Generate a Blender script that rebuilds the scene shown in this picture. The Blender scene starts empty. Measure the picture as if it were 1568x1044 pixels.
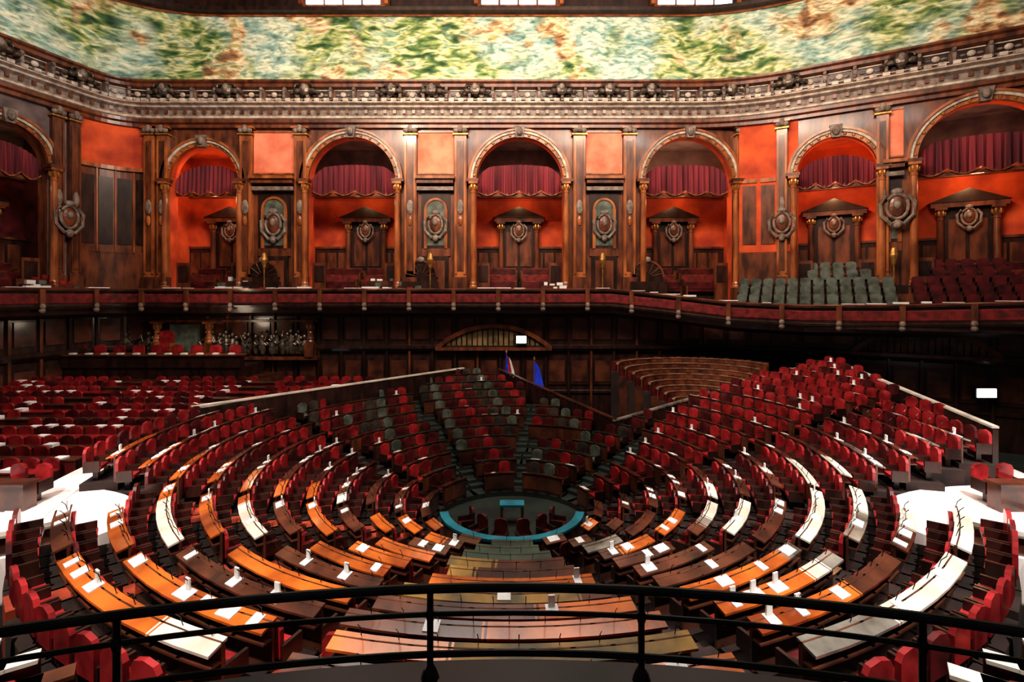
import bpy, math, random
from mathutils import Vector
random.seed(7)
S=bpy.context.scene
D=34.0
# ---------------------------------------------------------------- materials
def mat(name,c1,c2=None,rough=.5,scale=4,metal=0,stretch=(1,1,1),bump=0,emit=None,es=0,wave=False,spec=.5,coat=0):
    m=bpy.data.materials.new(name); m.use_nodes=True
    nt=m.node_tree; b=nt.nodes['Principled BSDF']
    b.inputs['Roughness'].default_value=rough; b.inputs['Metallic'].default_value=metal
    b.inputs['Specular IOR Level'].default_value=spec
    b.inputs['Coat Weight'].default_value=coat; b.inputs['Coat Roughness'].default_value=.12
    if c2 is None: c2=tuple(x*.7 for x in c1)
    tc=nt.nodes.new('ShaderNodeTexCoord'); mp=nt.nodes.new('ShaderNodeMapping'); mp.inputs['Scale'].default_value=stretch
    nt.links.new(tc.outputs['Object'],mp.inputs['Vector'])
    n=nt.nodes.new('ShaderNodeTexNoise'); n.inputs['Scale'].default_value=scale; n.inputs['Detail'].default_value=5
    nt.links.new(mp.outputs['Vector'],n.inputs['Vector'])
    r=nt.nodes.new('ShaderNodeValToRGB'); r.color_ramp.elements[0].color=(*c2,1); r.color_ramp.elements[1].color=(*c1,1)
    r.color_ramp.elements[0].position=.35; r.color_ramp.elements[1].position=.65
    nt.links.new(n.outputs['Fac'],r.inputs['Fac']); nt.links.new(r.outputs['Color'],b.inputs['Base Color'])
    if bump:
        bp=nt.nodes.new('ShaderNodeBump'); bp.inputs['Strength'].default_value=bump; bp.inputs['Distance'].default_value=.05
        nt.links.new(n.outputs['Fac'],bp.inputs['Height']); nt.links.new(bp.outputs['Normal'],b.inputs['Normal'])
    if emit: b.inputs['Emission Color'].default_value=(*emit,1); b.inputs['Emission Strength'].default_value=es
    return m
WOODD=mat('dark_walnut',(.050,.020,.014),(.015,.007,.006),.35,3,stretch=(1,1,.3),coat=.3)
WOODM=mat('carved_oak',(.22,.066,.026),(.06,.019,.011),.38,2.5,stretch=(1,1,.3),bump=.3,coat=.3)
WOODO=mat('orange_oak',(.50,.165,.05),(.18,.05,.017),.35,2,stretch=(1,1,.3),bump=.2,coat=.3)
DESK=mat('desk_wood_orange',(.74,.19,.03),(.22,.045,.011),.25,.9,coat=.6)
DESKG=mat('desk_wood_grey',(.36,.33,.29),(.10,.085,.07),.25,1.1,coat=.6)
DESKD=mat('desk_wood_dark',(.15,.05,.027),(.04,.016,.012),.28,1.3,coat=.6)
DESKC=mat('desk_cream',(.90,.86,.74),(.55,.50,.42),.35,1.1)
OLIVE=mat('olive_gilt_desk',(.40,.21,.03),(.10,.07,.02),.5,1.6)
GREEN=mat('green_desk_leather',(.05,.085,.055),(.018,.032,.025),.4,1)
REDS=mat('red_leather',(.42,.03,.034),(.14,.010,.012),.3,2,coat=.3)
REDD=mat('dark_red_leather',(.14,.016,.018),(.04,.009,.010),.35,2,coat=.3)
GREYS=mat('grey_green_leather',(.17,.19,.155),(.06,.07,.055),.4,2)
SHELL=mat('seat_shell_dark',(.09,.07,.055),(.03,.025,.022),.35,2,coat=.4)
VELV=mat('red_velvet',(.24,.018,.016),(.08,.007,.007),.8,3)
CURT=mat('burgundy_drape',(.28,.035,.045),(.09,.011,.02),.8,1.5,stretch=(1,1,.1))
ORW=mat('orange_damask_wall',(.80,.125,.03),(.36,.042,.014),.8,.6)
PINK=mat('salmon_panel',(.95,.32,.19),(.70,.17,.09),.8,.9)
LUN=mat('lunette_fresco_grey',(.22,.15,.17),(.09,.06,.09),.8,1)
LUNG=mat('lunette_pale_grey',(.60,.52,.53),(.38,.31,.33),.8,1)
STONE=mat('carved_stone',(.31,.235,.19),(.12,.085,.07),.6,3,bump=.4)
STONEL=mat('pale_stone',(.68,.58,.48),(.34,.26,.21),.7,3)
GOLD=mat('gilding',(.60,.33,.09),(.3,.14,.04),.4,5,metal=.6)
BRONZE=mat('bronze',(.24,.19,.15),(.07,.055,.045),.35,4,metal=.6,bump=.4)
WHITE=mat('white_paper',(.92,.91,.89),(.8,.79,.77),.6,5)
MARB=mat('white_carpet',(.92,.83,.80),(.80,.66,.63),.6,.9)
TEAL=mat('teal_baize',(.02,.24,.32),(.01,.14,.19),.6,2)
CARP=mat('dark_carpet',(.04,.02,.016),(.016,.010,.009),.9,2)
CARPG=mat('green_carpet',(.022,.034,.026),(.010,.014,.013),.9,1)
CARPR=mat('red_stair_carpet',(.40,.06,.02),(.18,.022,.012),.9,2)
BLACK=mat('black_metal',(.02,.02,.022),(.008,.008,.009),.2,5,metal=.5)
BLUE=mat('blue_flag',(.01,.08,.95),(.01,.04,.6),.7,3)
FRED=mat('flag_red',(.7,.04,.03),(.5,.02,.02),.7,3)
GLASS=mat('window_daylight',(.9,.95,1),None,.5,1,emit=(.85,.93,1),es=2.5)
BULB=mat('lamp_glow',(1,.95,.85),None,.5,1,emit=(1,.95,.88),es=6)
PLAST=mat('plaster_grey',(.24,.17,.155),(.10,.07,.07),.85,.8)
def fresco():
    m=bpy.data.materials.new('painted_fresco'); m.use_nodes=True; nt=m.node_tree; N=nt.nodes; L=nt.links
    b=N['Principled BSDF']; b.inputs['Roughness'].default_value=.8
    tc=N.new('ShaderNodeTexCoord'); OBJ=tc.outputs['Object']
    def noise(scale,det=3,dist=0,vec=None,rough=.5):
        n=N.new('ShaderNodeTexNoise'); n.inputs['Scale'].default_value=scale; n.inputs['Detail'].default_value=det; n.inputs['Distortion'].default_value=dist; n.inputs['Roughness'].default_value=rough
        L.new(vec or OBJ,n.inputs['Vector']); return n
    def ramp(src,els):
        r=N.new('ShaderNodeValToRGB'); cr=r.color_ramp
        while len(cr.elements)<len(els): cr.elements.new(.5)
        for e,(p,c) in zip(cr.elements,els): e.position=p; e.color=(*c,1)
        L.new(src,r.inputs['Fac']); return r.outputs[0]
    def mix(f,a,c,bt='MIX'):
        x=N.new('ShaderNodeMixRGB'); x.blend_type=bt
        if isinstance(f,(int,float)): x.inputs[0].default_value=f
        else: L.new(f,x.inputs[0])
        L.new(a,x.inputs[1])
        if isinstance(c,tuple): x.inputs[2].default_value=(*c,1)
        else: L.new(c,x.inputs[2])
        return x.outputs[0]
    def mapped(loc,rot,sc,vec=None):
        mp=N.new('ShaderNodeMapping'); mp.inputs['Location'].default_value=loc; mp.inputs['Rotation'].default_value=rot; mp.inputs['Scale'].default_value=sc
        L.new(vec or OBJ,mp.inputs['Vector']); return mp.outputs['Vector']
    warp=mix(3.5,OBJ,noise(.22,1).outputs['Color'],'ADD')
    s1=noise(.75,2,.5,mapped((3,0,7),(0,.7,0),(1,1,2.6),warp),.5).outputs['Fac']
    s2=noise(.8,3,.6,mapped((9,2,1),(0,-.5,0),(1,1,2.0),warp),.5).outputs['Fac']
    leaf=ramp(s1,[(.32,(.03,.08,.035)),(.41,(.10,.19,.07)),(.47,(.28,.36,.12)),(.52,(.56,.57,.27)),(.58,(.80,.76,.50)),(.66,(.28,.42,.28))])
    warm=ramp(s2,[(.34,(.20,.10,.06)),(.43,(.52,.28,.13)),(.50,(.80,.54,.32)),(.57,(.90,.78,.58)),(.66,(.50,.42,.16))])
    cool=ramp(s2,[(.34,(.20,.36,.36)),(.44,(.44,.60,.55)),(.52,(.72,.80,.70)),(.62,(.85,.85,.70))])
    wm=ramp(noise(.36,2,0,mapped((1,8,3),(0,0,0),(1,1,1))).outputs['Fac'],[(.56,(0,0,0)),(.63,(1,1,1))])
    cm=ramp(noise(.24,2,0,mapped((13,5,9),(0,0,0),(1,1,1))).outputs['Fac'],[(.47,(0,0,0)),(.60,(.9,.9,.9))])
    col=mix(cm,leaf,cool); col=mix(wm,col,warm)
    # leaf-shaped strokes on top
    s3=noise(2.0,2,.4,mapped((4,4,4),(0,.9,0),(1,1,3.0),warp),.5).outputs['Fac']
    fine=ramp(s3,[(.36,(.32,.38,.28)),(.46,(.85,.88,.78)),(.55,(1.0,1.0,.95)),(.64,(1.35,1.3,1.1))])
    col=mix(.75,col,fine,'MULTIPLY')
    L.new(col,b.inputs['Base Color']); return m
FRES=fresco()
# ---------------------------------------------------------------- mesh builder
class MB:
    def __init__(s): s.v=[];s.f=[];s.m=[];s.mats=[]
    def mi(s,m):
        if m not in s.mats: s.mats.append(m)
        return s.mats.index(m)
    def add(s,vs,fs,m,T=None):
        o=len(s.v); i=s.mi(m)
        if T: vs=[T(*p) for p in vs]
        s.v.extend(vs)
        for f in fs: s.f.append([o+k for k in f]); s.m.append(i)
    def bb(s,x0,x1,y0,y1,z0,z1,m,T=None):
        s.add([(x0,y0,z0),(x1,y0,z0),(x1,y1,z0),(x0,y1,z0),(x0,y0,z1),(x1,y0,z1),(x1,y1,z1),(x0,y1,z1)],
              [(0,3,2,1),(4,5,6,7),(0,1,5,4),(1,2,6,5),(2,3,7,6),(3,0,4,7)],m,T)
    def lathe(s,x,y,prof,m,T=None,n=12):
        vs=[];fs=[]
        for r,z in prof:
            for k in range(n):
                a=2*math.pi*k/n; vs.append((x+r*math.cos(a),y+r*math.sin(a),z))
        for j in range(len(prof)-1):
            for k in range(n):
                k2=(k+1)%n; fs.append((j*n+k,j*n+k2,(j+1)*n+k2,(j+1)*n+k))
        fs.append(tuple(range(n))[::-1]); fs.append(tuple((len(prof)-1)*n+k for k in range(n)))
        s.add(vs,fs,m,T)
    def ell(s,x,y,z,rx,ry,rz,m,T=None,n=10,k=6):
        vs=[];fs=[]
        for j in range(k+1):
            p=math.pi*j/k-math.pi/2
            for i in range(n):
                a=2*math.pi*i/n; c=max(.02,math.cos(p)); vs.append((x+rx*c*math.cos(a),y+ry*c*math.sin(a),z+rz*math.sin(p)))
        for j in range(k):
            for i in range(n):
                i2=(i+1)%n; fs.append((j*n+i,j*n+i2,(j+1)*n+i2,(j+1)*n+i))
        s.add(vs,fs,m,T)
    def tube(s,pts,r,m,T=None,n=8):
        vs=[];fs=[]; P=[Vector(p) for p in pts]
        for i,p in enumerate(P):
            d=(P[min(i+1,len(P)-1)]-P[max(i-1,0)]).normalized()
            a=d.orthogonal().normalized() if abs(d.z)>.95 else d.cross(Vector((0,0,1))).normalized(); b=d.cross(a)
            for k in range(n):
                t=2*math.pi*k/n; q=p+a*r*math.cos(t)+b*r*math.sin(t); vs.append(tuple(q))
        for i in range(len(P)-1):
            for k in range(n):
                k2=(k+1)%n; fs.append((i*n+k,i*n+k2,(i+1)*n+k2,(i+1)*n+k))
        fs.append(tuple(range(n))); fs.append(tuple((len(P)-1)*n+k for k in range(n)))
        s.add(vs,fs,m,T)
    def arc_band(s,u,zc,r0,r1,w0,w1,m,T,a0=0,a1=math.pi,n=28):
        vs=[];fs=[]
        for i in range(n+1):
            a=a0+(a1-a0)*i/n; c,q=math.cos(a),math.sin(a)
            for r,w in ((r0,w0),(r0,w1),(r1,w1),(r1,w0)): vs.append((u+r*c,w,zc+r*q))
        for i in range(n):
            for k in range(4):
                k2=(k+1)%4; fs.append((i*4+k,i*4+k2,(i+1)*4+k2,(i+1)*4+k))
        fs.append((0,1,2,3)); fs.append((n*4,n*4+1,n*4+2,n*4+3))
        s.add(vs,fs,m,T)
    def sweep(s,path,prof,m,zoff=None):
        k=len(prof); vs=[];fs=[]
        for i,(x,y,nx,ny) in enumerate(path):
            zo=zoff[i] if zoff else 0
            for w,z in prof: vs.append((x+nx*w,y+ny*w,z+zo))
        for i in range(len(path)-1):
            for j in range(k-1): fs.append((i*k+j,i*k+j+1,(i+1)*k+j+1,(i+1)*k+j))
        s.add(vs,fs,m)
    def build(s,name,parent=None,smooth=False):
        me=bpy.data.meshes.new(name); me.from_pydata(s.v,[],s.f)
        for m in s.mats: me.materials.append(m)
        me.polygons.foreach_set('material_index',s.m)
        if smooth: me.polygons.foreach_set('use_smooth',[True]*len(s.f))
        me.update(); o=bpy.data.objects.new(name,me); S.collection.objects.link(o)
        if parent: o.parent=parent
        return o
def empty(name):
    e=bpy.data.objects.new(name,None); S.collection.objects.link(e); return e
def frame(px,py,ex,ey):
    nx,ny=ey,-ex
    return lambda u,w,z:(px+ex*u+nx*w,py+ey*u+ny*w,z)
def unit(a,b):
    d=math.hypot(b[0]-a[0],b[1]-a[1]); return (b[0]-a[0])/d,(b[1]-a[1])/d
# ---------------------------------------------------------------- wall plan
CP=[(-35,-8),(-32,14),(-26,34),(15,34),(31,24.67),(35,12),(35,-8)]
RC=[0,3,2.6,3.5,3.0,3,0]
RCT=[0,3,7,4,8.5,3,0]
def plan(RC,inset=0):
    rows=[]
    for i,p in enumerate(CP):
        if i in(0,len(CP)-1): rows.append([p]); continue
        a=unit(p,CP[i-1]); b=unit(p,CP[i+1]); r=RC[i]
        A=(p[0]+a[0]*r,p[1]+a[1]*r); B=(p[0]+b[0]*r,p[1]+b[1]*r)
        rows.append([((1-t)**2*A[0]+2*t*(1-t)*p[0]+t*t*B[0],(1-t)**2*A[1]+2*t*(1-t)*p[1]+t*t*B[1]) for t in [k/12 for k in range(13)]])
    out=[]
    for i in range(len(rows)):
        out+=rows[i]
        if i<len(rows)-1:
            a,b=rows[i][-1],rows[i+1][0]
            for k in range(1,20): out.append((a[0]+(b[0]-a[0])*k/20,a[1]+(b[1]-a[1])*k/20))
    return out
def withn(pts):
    o=[]
    for i,p in enumerate(pts):
        a=pts[max(i-1,0)]; b=pts[min(i+1,len(pts)-1)]; e=unit(a,b); o.append((p[0],p[1],e[1],-e[0]))
    return o
PATH=withn(plan(RC)); PATHT=withn(plan(RCT))
def along(path,step,start=0):
    acc=start; res=[]; dist=0
    for i in range(len(path)-1):
        a,b=path[i],path[i+1]; L=math.hypot(b[0]-a[0],b[1]-a[1]); e=unit(a,b)
        while acc<=dist+L:
            t=acc-dist; res.append((a[0]+e[0]*t,a[1]+e[1]*t,e[0],e[1])); acc+=step
        dist+=L
    return res
# ---------------------------------------------------------------- frieze / ceiling
m=MB(); vs=[];fs=[]; K=7
for p,q in zip(PATH,PATHT):
    for j in range(K):
        t=j/(K-1); s=t**1.6; vs.append((p[0]+(q[0]-p[0])*s+p[2]*.02,p[1]+(q[1]-p[1])*s+p[3]*.02,13.7+4.85*t))
for i in range(len(PATH)-1):
    for j in range(K-1): a=i*K+j; fs.append((a,a+1,a+K+1,a+K))
m.add(vs,fs,FRES); m.build('painted_frieze',smooth=True)
m=MB()
m.sweep(PATHT,[(0,18.4),(.12,18.42),(.2,18.52),(.42,18.62),(.45,18.84),(.1,18.88),(.1,20.7)],WOODD)
m.sweep(PATHT,[(.13,18.34),(.2,18.4),(.14,18.46)],WOODO)
m.build('trim_1')
for i,xc in enumerate((-11.0,.45,12.0)):
    w=MB()
    w.bb(xc-2.7,xc+2.7,33.5,33.8,18.8,20.5,WOODM)
    for k in range(4):
        x0=xc-2.45+k*1.24; w.bb(x0,x0+1.1,33.42,33.5,18.92,20.3,GLASS)
    w.bb(xc-2.6,xc+2.6,33.36,33.42,19.5,19.6,WOODM)
    for q in(-1,1): w.bb(xc+q*2.8-.12,xc+q*2.8+.12,33.3,33.8,18.9,20.5,WOODO)
    w.build('window_%d'%(i+1))
m=MB()
m.add([(p[0],p[1],20.7) for p in PATH],[tuple(range(len(PATH)))],WOODD)
for k in range(-4,5): m.bb(k*7-.3,k*7+.3,-7.8,26,20.4,20.7,WOODM)
for k in range(6): m.bb(-30,30,-6+k*6.2,-5.4+k*6.2,20.42,20.7,WOODM)
m.build('ceiling')
c=MB()
c.sweep(PATH,[(0,10.9),(.25,10.95),(.25,11.15),(.4,11.25),(.4,11.45)],WOODM)
c.sweep(PATH,[(.4,11.45),(.5,11.5),(.5,11.62),(.62,11.72)],STONEL)
c.sweep(PATH,[(.62,11.72),(.62,11.95),(.8,12.1)],STONE)
c.sweep(PATH,[(.8,12.1),(.85,12.2),(1.1,12.3),(1.1,12.36)],STONEL)
c.sweep(PATH,[(1.1,12.36),(.5,12.42),(.5,13.3),(.85,13.4),(.85,13.6),(1.0,13.7),(1.0,13.82),(0,13.85)],WOODM)
for x,y,ex,ey in along(PATH,.62):
    T=frame(x,y,ex,ey)
    c.bb(-.17,.17,.5,1.0,12.42,12.62,STONEL,T)
    c.bb(-.1,.1,.35,.72,11.72,11.95,WOODM,T)
for x,y,ex,ey in along(PATH,1.5,.4):
    T=frame(x,y,ex,ey)
    c.bb(-.52,.52,.5,.56,12.72,13.25,WOODD,T)
    c.bb(-.58,.58,.5,.62,13.22,13.28,STONEL,T); c.bb(-.58,.58,.5,.62,12.66,12.72,STONEL,T)
    c.ell(0,.6,12.97,.2,.12,.17,STONEL,T); c.ell(-.36,.58,12.94,.16,.08,.08,STONE,T); c.ell(.36,.58,12.94,.16,.08,.08,STONE,T)
    c.bb(.67,.83,.5,.9,12.5,13.35,STONE,T); c.ell(.75,.9,12.75,.1,.12,.14,STONE,T); c.ell(.75,.9,13.2,.1,.12,.1,STONE,T)
def cart(T,u,z=13.2,s=.75):
    c.ell(u,1.0,z,.5*s,.2,.55*s,BRONZE,T)
    for q in(-1,1):
        c.ell(u+q*.65*s,.95,z-.1,.35*s,.18,.22*s,BRONZE,T); c.ell(u+q*1.15*s,.9,z-.18,.25*s,.15,.15*s,BRONZE,T)
        c.tube([(u+q*.3*s,1.05,z+.42*s),(u+q*.7*s,1.05,z+.35*s),(u+q*.8*s,1.05,z+.1)],.06,BRONZE,T,6)
    c.ell(u,1.12,z+.08,.26*s,.16,.32*s,STONE,T)
TF=frame(0,34,1,0)
for u in(-22.5,-18.4,-13.4,-7.8,-5.2,-2.4,3.2,6.3,9.0,14.2): cart(TF,u)
EXR,EYR=unit((15,34),(31,24.67)); TR=frame(15,34,EXR,EYR)
EXL,EYL=unit((-32,14),(-26,34)); TL=frame(-26,34,EXL,EYL)
for u in(3,8.6,14.8): cart(TR,u)
for u in(-3,-7,-12): cart(TL,u)
c.build('cornice')
# ---------------------------------------------------------------- arcaded wall
def arcwall(mb,T,u0,u1,z0,z1,ops,depth,m1,mrev):
    cur=u0
    for u,r,zb,zs in sorted(ops):
        mb.add([(cur,0,z0),(u-r,0,z0),(u-r,0,z1),(cur,0,z1)],[(0,1,2,3)],m1,T)
        n=28; vs=[];fs=[]
        for i in range(n+1):
            a=math.pi*(1-i/n); x=u+r*math.cos(a); vs+= [(x,0,zs+r*math.sin(a)),(x,0,z1),(x,-depth,zs+r*math.sin(a))]
        for i in range(n): fs.append((3*i,3*i+3,3*i+4,3*i+1))
        mb.add(vs,fs,m1,T)
        mb.add(vs,[(3*i,3*i+2,3*i+5,3*i+3) for i in range(n)],mrev,T)
        for q in(-1,1): mb.add([(u+q*r,0,zb),(u+q*r,-depth,zb),(u+q*r,-depth,zs),(u+q*r,0,zs)],[(0,1,2,3)],mrev,T)
        cur=u+r
    mb.add([(cur,0,z0),(u1,0,z0),(u1,0,z1),(cur,0,z1)],[(0,1,2,3)],m1,T)
ZS=7.5
def column(mb,T,u,w,z0,z1,r,ma=WOODO,mc=GOLD):
    mb.bb(u-r*1.4,u+r*1.4,w-r*1.4,w+r*1.4,z0,z0+.9,WOODM,T)
    mb.lathe(u,w,[(r*1.35,z0+.9),(r*1.35,z0+1.0),(r*1.1,z0+1.1),(r*1.2,z0+1.18),(r,z0+1.3),(r*.98,z0+(z1-z0)*.5),(r*.85,z1-.75),(r*1.0,z1-.72),(r*.85,z1-.66),(r*1.0,z1-.4),(r*1.35,z1-.15),(r*1.1,z1-.12)],ma,T,14)
    for k in range(6):
        a=k*math.pi/3; mb.ell(u+r*1.05*math.cos(a),w+r*1.05*math.sin(a),z1-.33,.12*r/.3,.12*r/.3,.2,mc,T,6,4)
    mb.bb(u-r*1.5,u+r*1.5,w-r*1.5,w+r*1.5,z1-.14,z1,ma,T)
def pil(mb,T,u,hw,z0,z1,ma=WOODO):
    mb.bb(u-hw-.08,u+hw+.08,0,.42,z0,z0+1.6,WOODM,T)
    mb.bb(u-hw,u+hw,0,.3,z0+1.6,z1-.5,ma,T)
    mb.bb(u-hw*.5,u+hw*.5,.3,.34,z0+2,z1-.9,WOODM,T)
    for k in(-1,1): mb.bb(u+k*hw*.72-.05,u+k*hw*.72+.05,.3,.38,z0+1.8,z1-.8,ma,T)
    mb.bb(u-hw-.1,u+hw+.1,0,.42,z1-.5,z1-.4,GOLD,T)
    mb.ell(u-hw*.7,.36,z1-.2,.2,.14,.18,STONE,T,8,5); mb.ell(u+hw*.7,.36,z1-.2,.2,.14,.18,STONE,T,8,5)
    mb.ell(u,.42,z1-.1,.2,.14,.26,STONE,T,8,5)
    mb.ell(u,.36,z0+6.2,hw*.6,.12,.5,STONE,T,8,6); mb.ell(u,.36,z0+5.3,hw*.4,.1,.35,WOODO,T,8,5)
    mb.bb(u-hw-.16,u+hw+.16,0,.48,z1-.08,z1+.04,ma,T)
def medallion(mb,T,u,z,s=1.,w=.35):
    n=20; mb.tube([(u+.5*s*math.cos(2*math.pi*k/n),w,z+.7*s*math.sin(2*math.pi*k/n)) for k in range(n+1)],.09*s,STONE,T,6)
    mb.ell(u,w-.03,z,.42*s,.12,.6*s,WOODM,T,12,8)
    mb.ell(u,w+.06,z+.1*s,.2*s,.14,.28*s,STONE,T)
    mb.ell(u,w,z+.85*s,.3*s,.15,.2*s,STONE,T)
    for q in(-1,1):
        mb.tube([(u+q*.5*s,w,z+.6*s),(u+q*.8*s,w,z+.2*s),(u+q*.75*s,w,z-.5*s),(u+q*.3*s,w,z-1.0*s),(u,w,z-.85*s)],.11*s,STONE,T,6)
    mb.ell(u,w,z-1.05*s,.22*s,.15,.25*s,STONE,T)
def drape(mb,T,u,r,w,zt,zb,ma,sc=4,zs=ZS):
    n=72; rows=6; vs=[];fs=[]
    for i in range(n+1):
        t=i/n; x=u-r+2*r*t
        top=zs+math.sqrt(max(0,r*r-(x-u)**2))*.55-.1
        top=min(top,zt+.25*math.sin(math.pi*t))
        ph=(t*sc)%1; low=zb-.32*math.sin(math.pi*ph)
        for j in range(rows+1):
            q=j/rows; vs.append((x,w+.09*math.sin(t*n*1.4)*(.4+q),top+(low-top)*q))
    for i in range(n):
        for j in range(rows): a=i*(rows+1)+j; fs.append((a,a+1,a+rows+2,a+rows+1))
    mb.add(vs,fs,ma,T)
    mb.tube([(u-r+2*r*k/n,w+.06,zb-.32*math.sin(math.pi*((k/n*sc)%1))) for k in range(n+1)],.04,WOODO,T,5)
def bench(mb,T,u,w,z,width,ma=VELV,ms=WOODM):
    mb.bb(u-width/2,u+width/2,w-.3,w+.3,z+.3,z+.48,ma,T)
    mb.bb(u-width/2,u+width/2,w-.36,w-.28,z,z+1.05,ms,T)
    mb.bb(u-width/2+.05,u+width/2-.05,w-.29,w-.24,z+.52,z+.98,ma,T)
    for q in(-1,1): mb.bb(u+q*width/2-.05,u+q*width/2+.05,w-.35,w+.32,z,z+.7,ms,T)
def alcove(mb,T,u,r,zb,lun=LUN,wallm=ORW,door=True,depth=3.6,zs=ZS):
    top=zs+r+.1; R=r+.9
    mb.add([(u-R,-depth,zb),(u+R,-depth,zb),(u+R,-depth,zs),(u-R,-depth,zs)],[(0,1,2,3)],wallm,T)
    mb.add([(u-R,-depth,zs),(u+R,-depth,zs),(u+R,-depth,top),(u-R,-depth,top)],[(0,1,2,3)],lun,T)
    mb.add([(u-R,-depth,top),(u+R,-depth,top),(u+R,-.8,top),(u-R,-.8,top)],[(0,1,2,3)],lun,T)
    for q in(-1,1): mb.add([(u+q*R,-depth,zb),(u+q*R,-.8,zb),(u+q*R,-.8,top),(u+q*R,-depth,top)],[(0,1,2,3)],wallm,T)
    for q in(-1,1): mb.add([(u+q*R,-.8,zb),(u+q*r,-.8,zb),(u+q*r,-.8,zs),(u+q*R,-.8,zs)],[(0,1,2,3)],WOODD,T)
    mb.add([(u-R,0,zb),(u+R,0,zb),(u+R,-depth,zb),(u-R,-depth,zb)],[(0,1,2,3)],CARP,T)
    mb.bb(u-R,u+R,-depth,-depth+.12,zb,zb+3.8,WOODD,T); mb.bb(u-R,u+R,-depth,-depth+.2,zb+3.8,zb+3.95,WOODM,T)
    mb.bb(u-R,u+R,-depth,-depth+.3,zs-.5,zs-.2,WOODM,T)
    for k in range(int(R*2/.8)): mb.bb(u-R+.1+k*.8,u-R+.75+k*.8,-depth+.1,-depth+.16,zb+1.2,zb+3.5,WOODM,T)
    if door:
        dz=zb+6.0; w=-depth+.25
        mb.bb(u-1.2,u+1.2,-depth+.02,w,zb,dz-.3,WOODD,T)
        for q in(-1,1):
            mb.bb(u+q*.5-.4,u+q*.5+.4,w,w+.05,zb+.6,zb+2.2,WOODM,T); mb.bb(u+q*.5-.4,u+q*.5+.4,w,w+.05,zb+2.5,dz-1.0,WOODM,T)
            column(mb,T,u+q*1.3,w+.15,zb,dz-.3,.2,WOODM)
        mb.bb(u-1.8,u+1.8,-depth,w+.4,dz-.3,dz,WOODM,T)
        mb.add([(u-1.9,w+.45,dz),(u+1.9,w+.45,dz),(u,w+.45,dz+.8),(u-1.9,-depth,dz),(u+1.9,-depth,dz),(u,-depth,dz+.8)],[(0,1,2),(0,2,5,3),(1,4,5,2),(0,3,4,1)],WOODD,T)
        medallion(mb,T,u,dz-.9,.7,w+.35)
    drape(mb,T,u,r,-.55,zs+.95,zs-.55,CURT,4,zs)
    mb.bb(u-r,u+r,-.72,-.6,zs-.9,zs-.7,WOODM,T)
    for q in(-1,1):
        mb.bb(u+q*(r-.45)-.45,u+q*(r-.45)+.45,-.75,-.62,zb,zb+2.6,WOODM,T); mb.bb(u+q*(r-.45)-.32,u+q*(r-.45)+.32,-.62,-.58,zb+1.3,zb+2.4,WOODD,T)
    mb.arc_band(u,zs,r-.02,r+.2,-.05,.16,WOODO,T); mb.arc_band(u,zs,r+.2,r+.36,0,.26,STONEL,T); mb.arc_band(u,zs,r+.36,r+.5,0,.34,WOODO,T)
    for k in range(15):
        a=math.pi*(k+.5)/15; mb.ell(u+(r+.1)*math.cos(a),.17,zs+(r+.1)*math.sin(a),.1,.07,.1,GOLD,T,6,4)
    mb.add([(u-.22,.05,zs+r-.15),(u+.22,.05,zs+r-.15),(u+.35,.05,zs+r+.6),(u-.35,.05,zs+r+.6),(u-.22,.45,zs+r-.15),(u+.22,.45,zs+r-.15),(u+.35,.5,zs+r+.6),(u-.35,.5,zs+r+.6)],[(4,5,6,7),(0,4,7,3),(1,2,6,5),(0,1,5,4)],STONE,T)
    mb.ell(u,.5,zs+r+.25,.22,.2,.3,STONE,T)
    for q in(-1,1):
        column(mb,T,u+q*(r+.15),.3,zb,zs-.15,.2,WOODO); mb.bb(u+q*(r+.2)-.4,u+q*(r+.2)+.4,0,.6,zs-.15,zs+.05,WOODM,T)
    for i,(w,dz) in enumerate(((-2.6,1.3),(-1.8,.8),(-1.1,.35))):
        mb.bb(u-r-.4,u+r+.4,w-.45,w+.4,zb,zb+dz+.02,WOODD,T)
        for q in(-1,1): bench(mb,T,u+q*r*.52,w,zb+dz,r*.9,VELV if i%2 else REDD)
def pier(mb,T,u,hw,z0,pm=PINK):
    mb.bb(u-hw,u+hw,-.02,.08,ZS+.45,10.7,pm,T)
    for zz in(ZS+.4,10.66): mb.bb(u-hw,u+hw,0,.14,zz,zz+.1,WOODO,T)
    mb.bb(u-hw,u+hw,0,.55,ZS-.25,ZS+.02,WOODM,T); mb.bb(u-hw-.1,u+hw+.1,0,.7,ZS+.02,ZS+.22,WOODO,T)
    mb.bb(u-hw,u+hw,0,.4,ZS-.7,ZS-.45,STONE,T)
    mb.bb(u-hw*.8,u+hw*.8,.0,.06,3.0,ZS-.75,WOODD,T); mb.bb(u-hw*.8,u+hw*.8,.0,.1,2.5,3.0,WOODM,T)
    mb.arc_band(u,5.6,hw*.5,hw*.62,.05,.16,WOODO,T); mb.arc_band(u,5.6,0,hw*.5,.05,.09,GREYS,T)
    for q in(-1,1): mb.bb(u+q*hw*.56-.1,u+q*hw*.56+.1,.05,.16,3.0,5.6,WOODO,T)
    mb.bb(u-hw*.5,u+hw*.5,.05,.09,3.2,5.6,GREYS,T)
    medallion(mb,T,u,4.6,min(1,hw*.75),.25)
    mb.bb(u-hw*.7,u+hw*.7,0,.14,z0,2.5,WOODD,T); mb.bb(u-hw*.5,u+hw*.5,.14,.18,z0+.2,2.2,WOODM,T)
    mb.lathe(u-hw*.2,.9,[(.16,z0),(.04,z0+.1),(.04,z0+2.1),(.1,z0+2.2),(.22,z0+2.7),(.14,z0+3.1),(.02,z0+3.2)],GOLD,T,8)
ZB=-.5
mb=MB()
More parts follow.
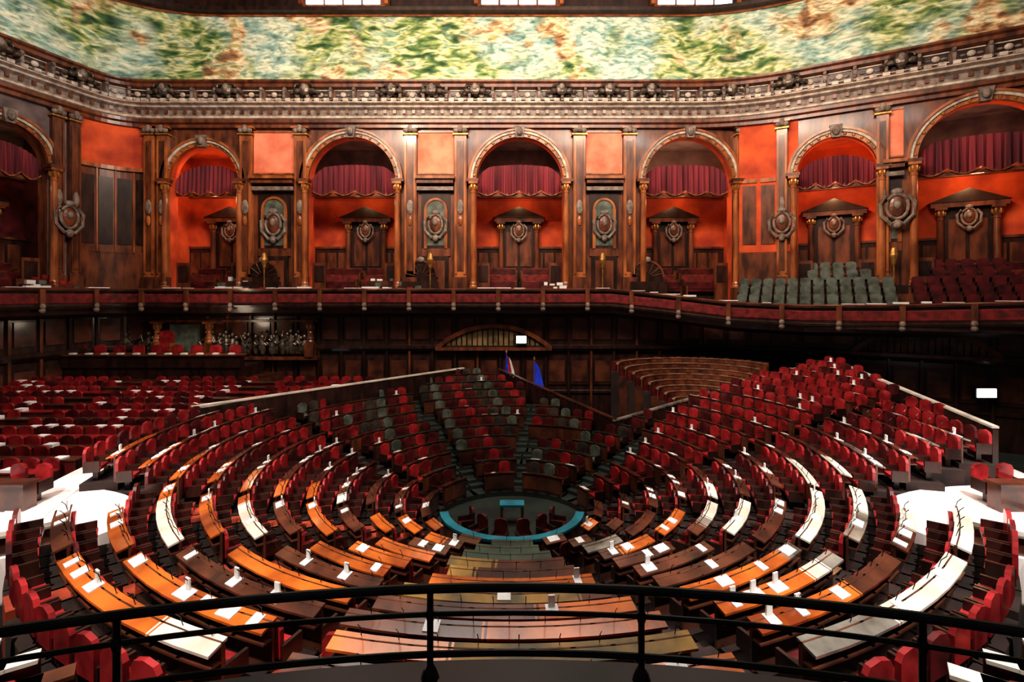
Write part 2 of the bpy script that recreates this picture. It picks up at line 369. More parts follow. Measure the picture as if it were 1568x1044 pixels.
ops=[(-20.4,2.3,ZB,ZS),(-10.6,2.9,ZB,ZS),(.5,2.9,ZB,ZS),(11.7,2.9,ZB,ZS)]
arcwall(mb,TF,-24.2,14.8,ZB,11.0,ops,.8,WOODM,ORW)
mb.build('wall_back')
dec=MB()
for i,(u,r,a,b) in enumerate(ops): alcove(dec,TF,u,r,ZB,(ORW,LUN,LUN,LUNG)[i],ORW)
for u,hw in((-15.75,1.35),(-5.05,1.2),(6.1,1.2)):
    pier(dec,TF,u,hw,ZB)
    for q in(-1,1): pil(dec,TF,u+q*(hw+.45),.4,ZB,10.95)
for u in(-23.9,-23.05): pil(dec,TF,u,.36,ZB,10.95)
pil(dec,TF,15.2,.4,ZB,10.95)
dec.build('gallery_arcade_back')
mb=MB()
opr=[(5.5,2.1,ZB,ZS),(12.3,2.9,ZB,7.6)]
arcwall(mb,TR,2.2,15.9,ZB,11.0,opr,.8,WOODM,ORW); mb.build('wall_right')
dec=MB()
for u,r,a,b in opr: alcove(dec,TR,u,r,ZB,ORW if u<8 else LUN,ORW,True,3.6,b)
pier(dec,TR,8.35,.45,ZB)
for u in(2.6,7.8): pil(dec,TR,u,.3,ZB,10.95)
medallion(dec,TR,2.6,4.5,.9,.5); medallion(dec,TR,8.45,5,1.0,.6)
dec.build('gallery_arcade_right')
mb=MB()
opl=[(-6.2,2.0,ZB,ZS),(-12,2.0,ZB,ZS)]
arcwall(mb,TL,-18,-2.4,ZB,11.0,opl,.8,PLAST,WOODM); mb.build('wall_left')
dec=MB()
for u,r,a,b in opl: alcove(dec,TL,u,r,ZB,PLAST,REDD)
for u in(-2.9,-3.8,-8.8,-9.6): pil(dec,TL,u,.3,ZB,10.95,WOODM)
medallion(dec,TL,-3.35,4.6,.95,.5)
dec.build('gallery_arcade_left')
mb=MB()
cl=[p for p in PATH if p[1]>31.3 and p[0]<-23.2]; cr=[p for p in PATH if p[0]>14.4 and p[1]>32.1 ]
mb.sweep(cl,[(.03,ZB),(.03,8.0)],WOODM); mb.sweep(cl,[(.03,8.0),(.2,8.0),(.2,8.25),(.03,8.25)],WOODO); mb.sweep(cl,[(.03,8.2),(.03,11.0)],ORW)
for x,y,ex,ey in along(cl,1.0,.5):
    T=frame(x,y,ex,ey); mb.bb(-.38,.38,.03,.09,3.2,7.5,WOODD,T); mb.bb(-.5,-.44,.03,.16,2.7,8,WOODO,T)
mb.sweep(cl,[(.03,ZB),(.15,ZB),(.15,2.6),(.03,2.7)],WOODM)
mb.build('wall_corner_left')
mb=MB(); mb.sweep(cr,[(.03,ZB),(.03,11)],ORW); mb.sweep(cr,[(.03,ZB),(.15,ZB),(.15,2.6),(.03,2.7)],WOODM)
for x,y,ex,ey in along(cr,1.1,.6):
    T=frame(x,y,ex,ey); mb.bb(-.45,.45,.03,.1,7.2,7.45,WOODO,T); mb.bb(-.40,.40,.03,.08,3.2,7.0,WOODM,T)
mb.build('wall_corner_right')
mb=MB(); f1=[p for p in PATH if p[0]<-29.5 and p[1]<20]; mb.sweep(f1,[(0,ZB),(0,11)],PLAST); mb.build('wall_side_left')
mb=MB(); f2=[p for p in PATH if p[0]>28.7]; mb.sweep(f2,[(0,ZB),(0,11)],PLAST); mb.build('wall_side_right')
mb=MB(); mb.bb(-35,35,-8.2,-8,-8.5,20.7,PLAST); mb.build('wall_rear')
for nm,cond in (('wall_lower_left',lambda p:p[0]<-23.5),('wall_lower_back',lambda p:p[0]>-24.5 and p[0]<14.5 and p[1]>33),('wall_lower_right',lambda p:p[0]>11)):
    lw=MB(); sp=[p for p in PATH if cond(p)]
    lw.sweep(sp,[(0,-8.5),(0,-6.6),(.12,-6.55),(.12,-6.4),(.02,-6.35),(.02,-3.9),(.2,-3.8),(.35,-3.6),(.35,-3.4),(.05,-3.35),(.05,ZB)],WOODD)
    for x,y,ex,ey in along(sp,1.5,.2):
        T=frame(x,y,ex,ey); lw.bb(-.6,.6,.05,.1,-6.0,-4.2,WOODD,T); lw.bb(-.5,.5,.1,.13,-5.8,-4.4,DESKD,T)
        lw.bb(-.5,.5,.08,.14,-3.0,-1.6,DESKD,T); lw.bb(.68,.82,.05,.22,-8.4,-1.3,WOODM if random.random()<.3 else WOODD,T)
    lw.build(nm)
def lun(mb,T,u,zc,hw,h,ma):
    R=(hw*hw+h*h)/(2*h); a=math.asin(hw/R); zc0=zc+h-R
    mb.arc_band(u,zc0,R-.22,R+.05,.15,.5,WOODM,T,math.pi/2-a,math.pi/2+a,20)
    n=22
    for i in range(n):
        x0=u-hw+2*hw*i/n; x1=x0+2*hw/n*.75; xm=(x0+x1)/2-u; zt=zc0+math.sqrt(R*R-xm*xm)-.2
        if zt>zc+.05: mb.bb(x0,x1,.15,.3,zc,zt,ma,T)
    mb.bb(u-hw,u+hw,.15,.6,zc-.2,zc,WOODM,T)
mb=MB(); BRAS=mat('brass_lattice',(.30,.21,.10),(.08,.055,.03),.5,1.5)
lun(mb,TF,-1.2,-3.5,3.8,1.5,BRAS); lun(mb,TR,9.6,-3.4,3.4,1.5,BRAS)
mb.build('lunette_grille')
# ---------------------------------------------------------------- gallery balcony
bp=[(p[0]+p[2]*1.6,p[1]+p[3]*1.6) for p in PATH if (p[0]<-24.5 or (p[1]>33.5 and p[0]<7)) and p[1]>0]
zo=[0]*len(bp)
extra=[((9.5),31.6,-.35),(13,30.3,-.8),(16.5,28.9,-.95),(20,27,-.9),(24,24.4,-.7),(28.3,20.6,-.5),(30.5,16,-.4),(32.5,8,-.3)]
for x,y,z in extra: bp.append((x,y)); zo.append(z)
BP=withn(bp)
b=MB()
b.sweep(BP,[(-2.2,-.55),(0,-.6),(0,-.8),(.22,-.84),(.26,-.72),(.12,-.68),(.12,.1),(.25,.15),(.25,.3),(-.25,.3),(-.25,-.55)],WOODD,zo)
b.sweep(BP,[(.26,.18),(.3,.28),(.2,.34),(-.2,.34),(-.26,.3)],DESKD,zo)
b.sweep(BP,[(.13,-.58),(.17,-.52),(.17,-.05),(.13,0)],VELV,zo)
b.sweep(BP,[(0,-.8),(-.1,-1.2),(-1.6,-1.5)],WOODD,zo)
def TB(x,y,ex,ey):
    T0=frame(x,y,ex,ey); best=None
    for i in range(len(bp)-1):
        ax,ay=bp[i]; bx,by=bp[i+1]; L=math.hypot(bx-ax,by-ay); t=((x-ax)*(bx-ax)+(y-ay)*(by-ay))/L/L; t=min(1,max(0,t))
        d=math.hypot(ax+(bx-ax)*t-x,ay+(by-ay)*t-y)
        if best is None or d<best[0]: best=(d,zo[i]+(zo[i+1]-zo[i])*t)
    dz=best[1]
    return lambda u,w,z:T0(u,w,z+dz)
for x,y,ex,ey in along(BP,2.8,.6):
    T=TB(x,y,ex,ey)
    b.bb(-.13,.13,.1,.34,-.84,.26,WOODM,T); b.ell(0,.34,-.7,.15,.1,.16,STONE,T); b.ell(0,.28,-.95,.16,.16,.16,STONE,T)
for x,y,ex,ey in along(BP,1.05,.2):
    if random.random()<.5: continue
    T=TB(x,y,ex,ey)
    l=random.uniform(.2,.6); b.bb(-l,l,-.2,.1,.35,.35+random.choice((.03,.05,.1)),WHITE,T)
b.build('gallery_balcony')
g=MB()
for u,wd,n in((-17.2,4.6,3),(-7.4,4.4,3),(2.8,1.8,2),(-27,3,3)):
    T=TF
    if u<-24: T=lambda a,w,z:TL(a+27-4.2,w,z)
    for k in range(n):
        g.bb(u-wd/2,u+wd/2,.9-.55*k-.15,.9-.55*k+.2,ZB,ZB+.75+.3*k,DESKD,T)
        x=u-wd/2+.2
        while x<u+wd/2-.4:
            s=random.uniform(.2,.5)
            if random.random()<.8: g.bb(x,x+s,.85-.55*k,1.05-.55*k,ZB+.76+.3*k,ZB+.85+.3*k+random.random()*.2,random.choice((WHITE,WHITE,GREYS,REDS)),T)
            x+=s+.15
g.build('press_gallery_desks')
sc=MB()
for u in(-16.4,-6.0,8.9):
    sc.arc_band(u,1.1,1.0,1.12,.2,.35,WOODM,TF); sc.arc_band(u,1.1,.0,1.0,.22,.3,WOODD,TF,n=20); sc.bb(u-1.15,u+1.15,.2,.8,-.5,.8,WOODD,TF); sc.bb(u-1.05,u+1.05,.2,.32,.8,1.1,WOODD,TF)
    for k in range(7):
        a=math.pi*(k+.5)/7; sc.tube([(u+.3*math.cos(a),.32,1.1+.3*math.sin(a)),(u+math.cos(a),.32,1.1+math.sin(a))],.03,WOODM,TF,5)
    sc.ell(u,.35,2.25,.25,.1,.2,STONE,TF)
sc.build('carved_settee')
def seat_tpl(mb,T,wd=.5,ms=REDS,mf=DESKD):
    h=wd/2
    mb.bb(-h,h,-.22,.2,.36,.46,ms,T)
    o=[(-h,.42),(-h,.86),(-h*.75,.96),(0,1.0),(h*.75,.96),(h,.86),(h,.42)]
    n=len(o); vs=[(x,.2,z) for x,z in o]+[(x,.29,z) for x,z in o]
    mb.add(vs,[tuple(range(n)),tuple(range(2*n-1,n-1,-1))]+[(i,(i+1)%n,n+(i+1)%n,n+i) for i in range(n)],ms,T)
    mb.bb(-h-.04,-h+.02,-.2,.26,.3,.62,mf,T); mb.bb(h-.02,h+.04,-.2,.26,.3,.62,mf,T)
    mb.bb(-.05,.05,-.05,.1,0,.36,mf,T)
gs=MB()
for i in range(6):
    w=3.4-.8*i; z=-1.5+.5*i
    gs.bb(.2 if i<4 else 3.6,14,w-.45,w+.35,-1.9,z,WOODM if i%2 else WOODD,TR)
    u=.5 if i<4 else 3.6
    while u<13.6:
        if not(8.1<u<8.9) and (w>0.6 or abs(u-5.5)<1.8 or abs(u-12.2)<2.4):
            T=lambda a,y,zz,u=u,w=w,z=z:TR(u+a,w-y,z+zz); seat_tpl(gs,T,.56,GREYS if u<9 else REDD,WOODD)
        u+=.68
gs.build('gallery_raked_seats')
f=MB(); f.add([(p[0],p[1],-8.5) for p in PATH],[tuple(range(len(PATH)))],CARPG); f.build('floor')
# ---------------------------------------------------------------- hemicycle
C=(0,18.6)
def cross(p,a,b): return (b[0]-a[0])*(p[1]-a[1])-(b[1]-a[1])*(p[0]-a[0])
SX=14.4; SY=12.9
def ellv(x,y,s): return math.hypot((x-s*SX)/4.5,(y-SY)/2.4)
def inside(x,y,r):
    if y<3.2: return False
    if x<=-.8 or (x<4.6 and y>24):
        if y>20.8:
            if cross((x,y),(-12.8,20.8),(-3,31.2))>0: return False
            if y>31.3: return False
            if x>-1.2 and cross((x,y),(4.8,24.6),(-1.0,31.3))<0: return False
        if r>13.2: return False
    if x>4.5 or (x>0 and y<=24.6):
        if y>24 and cross((x,y),(4.6,24.4),(17.2,28.2))>0: return False
        if x>12 and cross((x,y),(14.4,14),(17.6,28.2))<0: return False
        if r>13.2 and y<15.8: return False
    for s in(-1,1):
        if ellv(x,y,s)<1.1: return False
    return True
def zrow(r): return -8.5+.3*(min(r,12.9)-2.8)+.18*max(0,r-12.9)
AIS=[math.radians(a) for a in (-157,-132,-107,-73,-48,-23,8,40,84,120,156)]
hem=MB(); desks=MB(); seats=MB(); papers=MB()
PIT=.92
rows=[3.45+PIT*i for i in range(19)]
for i,r in enumerate(rows):
    z=zrow(r); n=int(2*math.pi*r/.60)
    for k in range(n):
        a=2*math.pi*(k+.5)/n; an=(a+math.pi)%(2*math.pi)-math.pi
        x,y=C[0]+r*math.cos(a),C[1]+r*math.sin(a)
        if not inside(x,y,r): continue
        ca,sa=math.cos(a),math.sin(a)
        T=lambda u,v,w,x=x,y=y,z=z,ca=ca,sa=sa:(x-sa*u+ca*v,y+ca*u+sa*v,z+w)
        W=.60*(r+.5)/r/2+.02
        ais=any(abs((an-q+math.pi)%(2*math.pi)-math.pi)*r<.46 for q in AIS)
        near=y<C[1]-1.5
        center=(abs(an+math.pi/2)<.30) or (abs(an-math.pi/2)<.9 and r<13)
        left=x<0
        cm=CARPR if (ais and near and left) else (CARPG if center else CARP)
        hem.bb(-W,W,-.50,.47,-1.05,0,cm,T)
        if ais:
            hem.bb(-W,W,.12,.47,0,.15,cm,T); continue
        rr=random.Random(int(i*131+(k//6)*17)).random()
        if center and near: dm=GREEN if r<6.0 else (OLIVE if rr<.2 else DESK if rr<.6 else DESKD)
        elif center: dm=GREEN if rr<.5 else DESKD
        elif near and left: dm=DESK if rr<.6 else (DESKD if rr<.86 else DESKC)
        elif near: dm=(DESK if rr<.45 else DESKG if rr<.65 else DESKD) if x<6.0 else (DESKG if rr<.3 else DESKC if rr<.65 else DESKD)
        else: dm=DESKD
        desks.bb(-W,W,-.44,-.39,0,.78,DESKD,T)
        desks.bb(-W+.06,W-.06,-.465,-.44,.12,.64,WOODM if k%7==0 else DESKD,T)
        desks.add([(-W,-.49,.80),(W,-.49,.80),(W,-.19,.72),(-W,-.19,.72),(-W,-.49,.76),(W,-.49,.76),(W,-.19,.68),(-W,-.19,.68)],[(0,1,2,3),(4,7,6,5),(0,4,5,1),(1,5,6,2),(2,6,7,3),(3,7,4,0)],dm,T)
        desks.bb(-W,W,-.4,-.22,.5,.53,DESKD,T)
        desks.tube([(.1,-.44,.8),(.1,-.40,.95),(.1,-.33,1.03)],.008,BLACK,T,4)
        sm=REDS
        if center: sm=(REDD,SHELL,REDS,GREYS,REDD)[(k*3+i)%5] if not near else (REDS,REDD,REDS)[k%3]
        elif y>23 and x<4: sm=(REDD,REDS,SHELL,GREYS)[(k+i)%4]
        elif random.random()<.25: sm=REDD
        seat_tpl(seats,lambda u,v,w,T=T:T(u,v*.9+.17,w),.48,sm,WOODD)
        pr=.28 if not center else .1
        if random.random()<pr:
            s=random.uniform(.08,.2); o=random.uniform(-.08,.08)
            papers.add([(o-s,-.46,.81),(o+s,-.46,.81),(o+s,-.24,.752),(o-s,-.24,.752),(o-s,-.46,.79),(o+s,-.46,.79),(o+s,-.24,.73),(o-s,-.24,.73)],[(0,1,2,3),(0,4,5,1),(1,5,6,2),(2,6,7,3),(3,7,4,0)],WHITE,T)
            if random.random()<.4: papers.bb(o-.06,o+.06,-.42,-.39,.8,1.0,WHITE,T)
he=empty('hemicycle_seating'); hem.build('stepped_tiers',he); desks.build('desk_rows',he); seats.build('red_seats',he); papers.build('papers',he)
t=MB()
def ring(mb,cx,cy,ax,ay,wd,z0,z1,a0,a1,m1,n=40):
    vs=[];fs=[]
    for i in range(n+1):
        a=a0+(a1-a0)*i/n
        for q,z in((0,z0),(0,z1),(wd,z1),(wd,z0)): vs.append((cx+(ax+q)*math.cos(a),cy+(ay+q)*math.sin(a),z))
    for i in range(n):
        for k in range(4): k2=(k+1)%4; fs.append((i*4+k,i*4+k2,i*4+4+k2,i*4+4+k))
    fs+= [(0,1,2,3),(4*n,4*n+1,4*n+2,4*n+3)]
    mb.add(vs,fs,m1)
R_=math.radians
ring(t,C[0],C[1],2.45,2.45,.1,-8.5,-7.8,R_(190),R_(350),DESKD); ring(t,C[0],C[1],2.3,2.3,.3,-7.8,-7.72,R_(190),R_(350),TEAL)
t.bb(-.45,.45,18.7,19.2,-7.8,-7.72,TEAL)
for sx in(-.38,.38):
    for sy in(18.76,19.14): t.lathe(sx,sy,[(.07,-8.5),(.04,-8.3),(.06,-8.0),(.05,-7.8)],DESKD,None,8)
for a in range(200,350,28):
    q=R_(a); x,y=C[0]+1.75*math.cos(q),C[1]+1.75*math.sin(q)
    seat_tpl(t,lambda u,v,w,q=q,x=x,y=y:(x-math.sin(q)*u-math.cos(q)*v,y+math.cos(q)*u-math.sin(q)*v,-8.5+w),.45,REDD,WOODD)
t.build('stenographer_table')
# ---------------------------------------------------------------- side landings & tiers
for s in(-1,1):
    tr=MB(); ZL=-5.75
    n=48; vs=[(s*SX+4.7*math.cos(2*math.pi*k/n),SY+2.5*math.sin(2*math.pi*k/n),ZL) for k in range(n)]
    vs+=[(v[0],v[1],-8.5) for v in vs]
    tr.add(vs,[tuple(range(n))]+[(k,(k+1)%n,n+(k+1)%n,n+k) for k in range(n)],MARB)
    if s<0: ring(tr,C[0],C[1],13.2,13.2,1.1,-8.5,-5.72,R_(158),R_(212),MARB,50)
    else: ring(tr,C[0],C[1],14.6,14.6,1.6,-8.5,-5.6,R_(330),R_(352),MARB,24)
    ring(tr,s*SX,SY,4.2,2.35,.15,ZL,ZL+.42,R_(205),R_(335),DESKD)
    ring(tr,s*SX,SY,4.15,2.3,.3,ZL+.42,ZL+.47,R_(205),R_(335),DESKG)
    xx=s*(SX-.9)
    tr.bb(xx-.7,xx+.7,SY+.5,SY+1.0,ZL+.68,ZL+.75,DESKD); tr.bb(xx-.6,xx+.6,SY+.6,SY+.65,ZL,ZL+.68,DESKD); tr.bb(xx-.65,xx-.55,SY+.55,SY+.95,ZL,ZL+.68,DESKD); tr.bb(xx+.55,xx+.65,SY+.55,SY+.95,ZL,ZL+.68,DESKD)
    for o in(-.35,.35): seat_tpl(tr,lambda u,v,w,o=o:(xx+o+u,SY+1.25+v,ZL+w),.42,REDS,WOODD)
    for i in range(11):
        A=5.0+.8*i; B=3.1+.66*i; z=ZL-.1+.06*i
        n=int(math.pi*(A+B)/.60)
        for k in range(n):
            a=math.pi+ math.pi*(k+.5)/n
            x=s*SX+A*math.cos(a); y=SY+B*math.sin(a)
            if math.hypot(x-C[0],y-C[1])<13.75 or y<2.8 or abs(x)>24 or y>SY-1.6: continue
            tx,ty=-A*math.sin(a),B*math.cos(a); L=math.hypot(tx,ty); ex,ey=tx/L,ty/L
            T=lambda u,v,w,x=x,y=y,z=z,ex=ex,ey=ey:(x+ex*u+ey*v,y+ey*u-ex*v,z+w)
            W=.33
            if k%13==0:
                tr.bb(-W,W,-.36,.34,-1,0.01,CARPR,T); continue
            tr.bb(-W,W,-.36,.36,-1,0,CARP,T)
            rr=random.Random(i*77+k//5+s).random()
            dm=DESKC if rr<.6 else (DESKG if rr<.75 else DESKD)
            tr.bb(-W,W,-.33,-.30,0,.66,DESKD,T); tr.bb(-W,W,-.36,-.10,.64,.69,dm,T)
            seat_tpl(tr,lambda u,v,w,T=T:T(u,v*.6+.12,w*.74),.48,REDS if random.random()<.5 else REDD,WOODD)
            if random.random()<.12: tr.bb(-.15,.15,-.32,-.14,.69,.71+random.random()*.03,WHITE,T)
    tr.build('curved_side_tiers')
# ---------------------------------------------------------------- government rows on left
p=MB()
p.bb(-31,-15.6,16.2,30,-8.5,-6.5,CARP)
y=16.6; i=0
while y<29:
    z=-6.45+.07*i
    if y>20.8: xr=-14.5+(y-20.8)*.93
    else: xr=-math.sqrt(max(0,14.5**2-(y-C[1])**2))-.1
    xl=-30.3
    p.bb(xl,xr,y-.5,y+.52,-8.4,z,CARP if i%2 else CARPR)
    p.bb(xl,xr-.2,y-.42,y-.36,z,z+.75,REDD if i%2 else DESKD); p.bb(xl,xr-.2,y-.45,y-.02,z+.74,z+.79,DESKD if i%3 else REDS)
    x=xl+.4
    while x<xr-.4:
        if int(x*10)%71>8:
            T=lambda u,v,w,x=x,y=y,z=z:(x+u,y+.24+v,z+w)
            seat_tpl(p,T,.52,REDS if random.random()<.7 else REDD,WOODD)
            if random.random()<.2: p.bb(x-.18,x+.18,y-.4,y-.1,z+.79,z+.82+random.random()*.1,WHITE)
        x+=.66
    y+=1.1; i+=1
p.build('government_bench_rows')
d=MB()
X=-23.2
d.bb(X-5.5,X+8.5,30.2,33.5,-8.4,-5.1,DESKD); d.bb(X-4.5,X+7,30.6,33.5,-5.1,-4.4,WOODD)
for k in range(17): d.bb(X-5.3+k*.82,X-4.6+k*.82,30.12,30.2,-6.4,-5.3,VELV)
d.bb(X-4.5,X+7,30.5,31.0,-4.4,-3.7,WOODD); d.bb(X-4.7,X+7.2,30.4,31.1,-3.7,-3.62,WOODM)
for k in range(9): seat_tpl(d,lambda u,v,w,k=k:(X-3.6+k*1.2+u*1.2,31.6+v,-4.4+w*1.25),.6,REDS,WOODM)
for k in range(12):
    x=X-4.2+k*.95; d.bb(x,x+.3,30.55,30.8,-3.62,-3.54,WHITE)
seat_tpl(d,lambda u,v,w:(X+1.2+u*1.6,32.4+v,-4.4+w*2.1),.6,REDS,GOLD)
d.build('presidency_dais')
rl=MB()
rl.bb(X-4,X+10.5,33.3,33.8,-4.3,-4.1,WOODM); rl.bb(X-4,X+10.5,33.5,33.9,-1.85,-1.7,WOODM)
for x in(X-3.6,X,X+3.4,X+10): column(rl,TF,x,.5,-4.1,-1.8,.2,WOODO if x in(X,X+3.4) else WOODM)
for k in range(60):
    x=X-3.3+random.random()*13
    if abs(x-X-1.7)<1.3: continue
    h=random.uniform(.9,1.4); w=.35+random.random()*.2
    rl.ell(x,w,-4.0+h*.5,.2,.2,h*.5,BRONZE,TF,8,5); rl.ell(x,w+.05,-3.95+h+.1,.11,.12,.14,BRONZE,TF,8,5)
    q=random.choice((-1,1)); rl.tube([(x,w+.1,-4.0+h*.85),(x+q*.3,w+.15,-4.0+h*.7),(x+q*.45,w+.15,-4.0+h*random.uniform(.5,1.1))],.06,BRONZE,TF,5)
rl.bb(X+.8,X+2.6,.2,.5,-4.0,-2.0,GREYS,TF)
rl.build('bronze_relief')
ft=MB(); fc=(10.3,29.0)
TAN=mat('tribune_bench_top',(.34,.22,.15),(.15,.08,.05),.4,2)
for i in range(9):
    r=.6+.45*i; z=-6.7+.28*i
    ring(ft,fc[0],fc[1],r,r*.75,.45,-8.5,z,R_(5),R_(175),DESKD if i%2 else CARP,30)
    ring(ft,fc[0],fc[1],r+.03,r*.75+.03,.07,z,z+.42,R_(5),R_(175),WOODM,30)
    ring(ft,fc[0],fc[1],r,r*.75,.16,z+.42,z+.46,R_(5),R_(175),TAN,30)
    n=max(3,int(r*math.pi/.5))
    for k in range(n):
        a=R_(8)+R_(164)*(k+.5)/n; x=fc[0]+(r+.28)*math.cos(a); y=fc[1]+(r*.75+.26)*math.sin(a)
        ft.bb(x-.16,x+.16,y-.05,y+.05,z,z+.5,REDD if k%3 else WOODM)
ft.build('curved_tribune')
pa=MB()
def parapet(a,b,ra,rb,mt):
    e=unit(a,b); T=frame(a[0],a[1],*e); L=math.hypot(b[0]-a[0],b[1]-a[1]); n=30
    for k in range(n):
        u0=L*k/n;u1=L*(k+1)/n; z=ra+(rb-ra)*k/n
        pa.bb(u0,u1,-.08,.08,-8.45,z+.70,WOODD,T)
    pa.add([(0,-.1,ra+.75),(L,-.1,rb+.75),(L,.1,rb+.75),(0,.1,ra+.75),(0,-.1,ra+.82),(L,-.1,rb+.82),(L,.1,rb+.82),(0,.1,ra+.82)],[(0,3,2,1),(4,5,6,7),(0,1,5,4),(1,2,6,5),(2,3,7,6),(3,0,4,7)],mt,T)
def zz(p): return zrow(min(18,math.hypot(p[0]-C[0],p[1]-C[1])))
for a,b_,mt in(((-13.1,20.9),(-3,31.7),DESKC),((5.1,24.9),(-.8,31.7),DESKD),((4.9,24.9),(17.3,28.7),DESKG),((18,28.2),(15.3,16.2),DESKC)):
    parapet(a,b_,zz(a),zz(b_),mt)
pa.build('tier_parapet')
def flag(name,x,y,z,mats):
    q=MB(); q.lathe(x,y,[(.25,z),(.2,z+.08),(.03,z+.12),(.03,z+2.9),(.07,z+2.95),(.01,z+3.15)],GOLD,None,8)
    n=14; k=len(mats)
    for j in range(k):
        vs=[];fs=[]
        for i in range(n+1):
            t=i/n; zt=z+2.85-1.9*t
            for c_ in(0,.5,1):
                s=(j+c_)/k; wd=.22+.55*t**.7; vs.append((x+(s-.1)*wd,y-.08+.1*math.sin(s*14+t*3),zt-.25*s))
        for i in range(n):
            for c_ in(0,1): a=i*3+c_; fs.append((a,a+1,a+4,a+3))
        q.add(vs,fs,mats[j])
    q.build(name)
flag('european_flag',1.35,30.9,-6.9,[BLUE]); flag('italian_flag',-.35,32.0,-6.6,[BLUE,FRED,WHITE])
for (x,y,z,w) in((-12.3,33.2,-6.9,.55),(.6,33.3,-3.0,.32),(20.6,28.5,-2.0,.3),(25.2,27.2,-5.3,.5)):
    l=MB(); l.bb(x-w-.08,x+w+.08,y,y+.2,z-.3,z+.34,BLACK); l.bb(x-w,x+w,y-.05,y,z-.2,z+.26,BULB); l.bb(x-.05,x+.05,y,y+.6,z,z+.1,BLACK); l.build('lit_sign')
# ---------------------------------------------------------------- foreground tribune
def cv(x): return 2.2-.08*x*x
fg=MB()
XS=[-3.4+.17*i for i in range(41)]
fpn=withn([(x,cv(x)) for x in XS])
RIM=mat('tribune_dark_red',(.022,.005,.004),(.006,.003,.003),.3,3)
fg.sweep(fpn,[(.1,-1.68),(.1,-1.64),(-.10,-1.64),(-.14,-1.68),(-.14,-3.5)],RIM)
fg.sweep(fpn,[(.13,-1.70),(.13,-1.78),(.1,-2.6)],VELV)
fg.sweep(fpn,[(-.15,-1.75),(-.18,-1.8),(-.18,-2.4)],VELV)
for o,zq,rr in((0,-1.26,.02),(0,-1.37,.011),(.03,-1.52,.014)):
    fg.tube([(x,cv(x)-o,zq) for x in XS],rr,BLACK,None,10)
for x in(-3,-1.55,-.35,.55,1.6,3):
    fg.lathe(x,cv(x),[(.04,-1.64),(.03,-1.61),(.014,-1.58),(.014,-1.40),(.022,-1.37),(.014,-1.34),(.014,-1.27)],BLACK,None,10)
fg.bb(-6,6,-4,2.0,-3.3,-2.6,CARP)
fg.build('tribune_railing')
# ---------------------------------------------------------------- lights
def orient(o,loc,tgt): o.location=loc; o.rotation_euler=(Vector(tgt)-Vector(loc)).to_track_quat('-Z','Y').to_euler()
def area(n,loc,tgt,sx,sy,p,col=(1,1,1)):
    l=bpy.data.lights.new(n,'AREA'); l.shape='RECTANGLE'; l.size=sx; l.size_y=sy; l.energy=p; l.color=col
    o=bpy.data.objects.new(n,l); S.collection.objects.link(o); orient(o,loc,tgt); return o
def spot(n,loc,tgt,ang,p,col,blend=.15,r=.3):
    l=bpy.data.lights.new(n,'SPOT'); l.energy=p; l.color=col; l.spot_size=math.radians(ang); l.spot_blend=blend; l.shadow_soft_size=r
    o=bpy.data.objects.new(n,l); S.collection.objects.link(o); orient(o,loc,tgt)
area('skylight_light',(0,13,20.2),(0,13,0),26,18,5200,(1,.94,.88))
area('fresco_light',(-2,21,14.2),(-2,34,17.2),28,1.2,1350,(1,.97,.88))
area('fresco_light_left',(-20,20,14.6),(-31,26,17.2),10,1.2,300,(.9,.95,1))
area('fresco_light_right',(14,18,14.4),(24,30,17.3),10,1.2,420,(1,.97,.88))
area('arcade_wash',(-2,18,17.5),(-2,34,8.2),26,1.5,3000,(1,.76,.55))
area('arcade_wash_right',(8,14,16),(21,30,7),8,1.5,1000,(1,.68,.45))
spot('tier_spot',(-9,-2,18.5),(-8.5,10,-6),30,30000,(1,.90,.80))
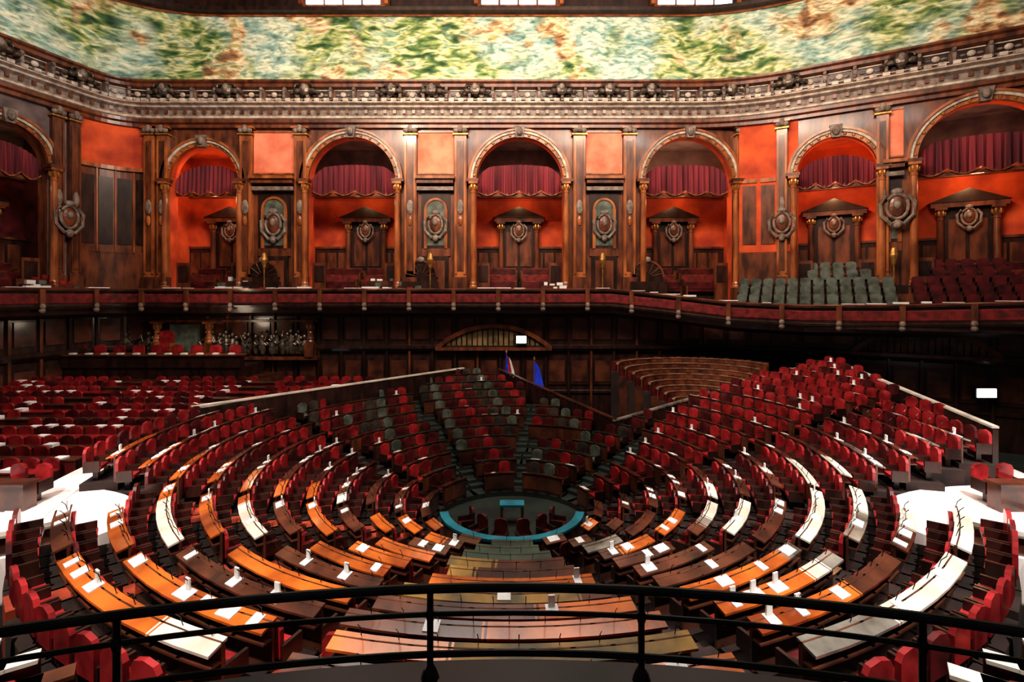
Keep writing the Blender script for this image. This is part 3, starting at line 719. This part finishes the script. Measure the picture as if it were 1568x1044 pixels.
spot('tier_spot',(-17,2,18.5),(-14,12.5,-6),22,20000,(1,.93,.90))
spot('tier_spot',(9,-2,18.5),(9.5,10.5,-6),30,32000,(1,.95,.88))
spot('tier_spot',(17,2,18.5),(14.5,12.5,-6),22,22000,(1,.95,.92))
spot('wall_spot',(-12,6,19),(-3,34,8.5),26,12000,(1,.72,.50),.3)
spot('wall_spot',(12,6,19),(-20,34,9),16,10000,(1,.6,.38),.3)
spot('wall_spot',(-12,6,19),(19,31,8.5),18,12000,(1,.6,.36),.3)
spot('tier_spot',(0,4,19),(12,22,-6),28,14000,(1,.85,.78),.5)
spot('tier_spot',(0,4,19),(-9,20,-6),26,10000,(1,.85,.78),.5)
spot('tier_spot',(4,10,19),(10,30,-5),16,5000,(1,.8,.65),.5)
spot('tier_spot',(-12,8,19),(-22,23,-6),26,7000,(1,.85,.8),.4)
def pt(loc,e,col=(1,.58,.30),r=.5):
    l=bpy.data.lights.new('alcove_lamp_or_fill','POINT'); l.energy=e; l.color=col; l.shadow_soft_size=r
    o=bpy.data.objects.new('alcove_lamp_or_fill',l); S.collection.objects.link(o); o.location=loc
for (u,r,a,b_),e in zip(ops,(190,100,100,130)): pt(TF(u,-1.15,6.9),e)
for u,r,a,b_ in opr: pt(TR(u,-1.15,6.9),210)
for u,r,a,b_ in opl: pt(TL(u,-1.15,6.9),60)
pt((-18,30.5,-1.9),90,(1,.8,.6))  # added fill light near the bronze relief, outside the alcoves
w=bpy.data.worlds.new('world'); S.world=w; w.use_nodes=True; w.node_tree.nodes['Background'].inputs[0].default_value=(.5,.5,.55,1); w.node_tree.nodes['Background'].inputs[1].default_value=.05
cd=bpy.data.cameras.new('camera'); cd.lens=18; cd.sensor_width=36; cd.shift_y=-.046; cd.clip_start=.05; cd.clip_end=300
co=bpy.data.objects.new('camera',cd); S.collection.objects.link(co); co.location=(0,0,0); co.rotation_euler=(math.pi/2,0,0); S.camera=co
S.view_settings.view_transform='Standard'
try: S.view_settings.look='Medium High Contrast'
except Exception as e: print('look',e)
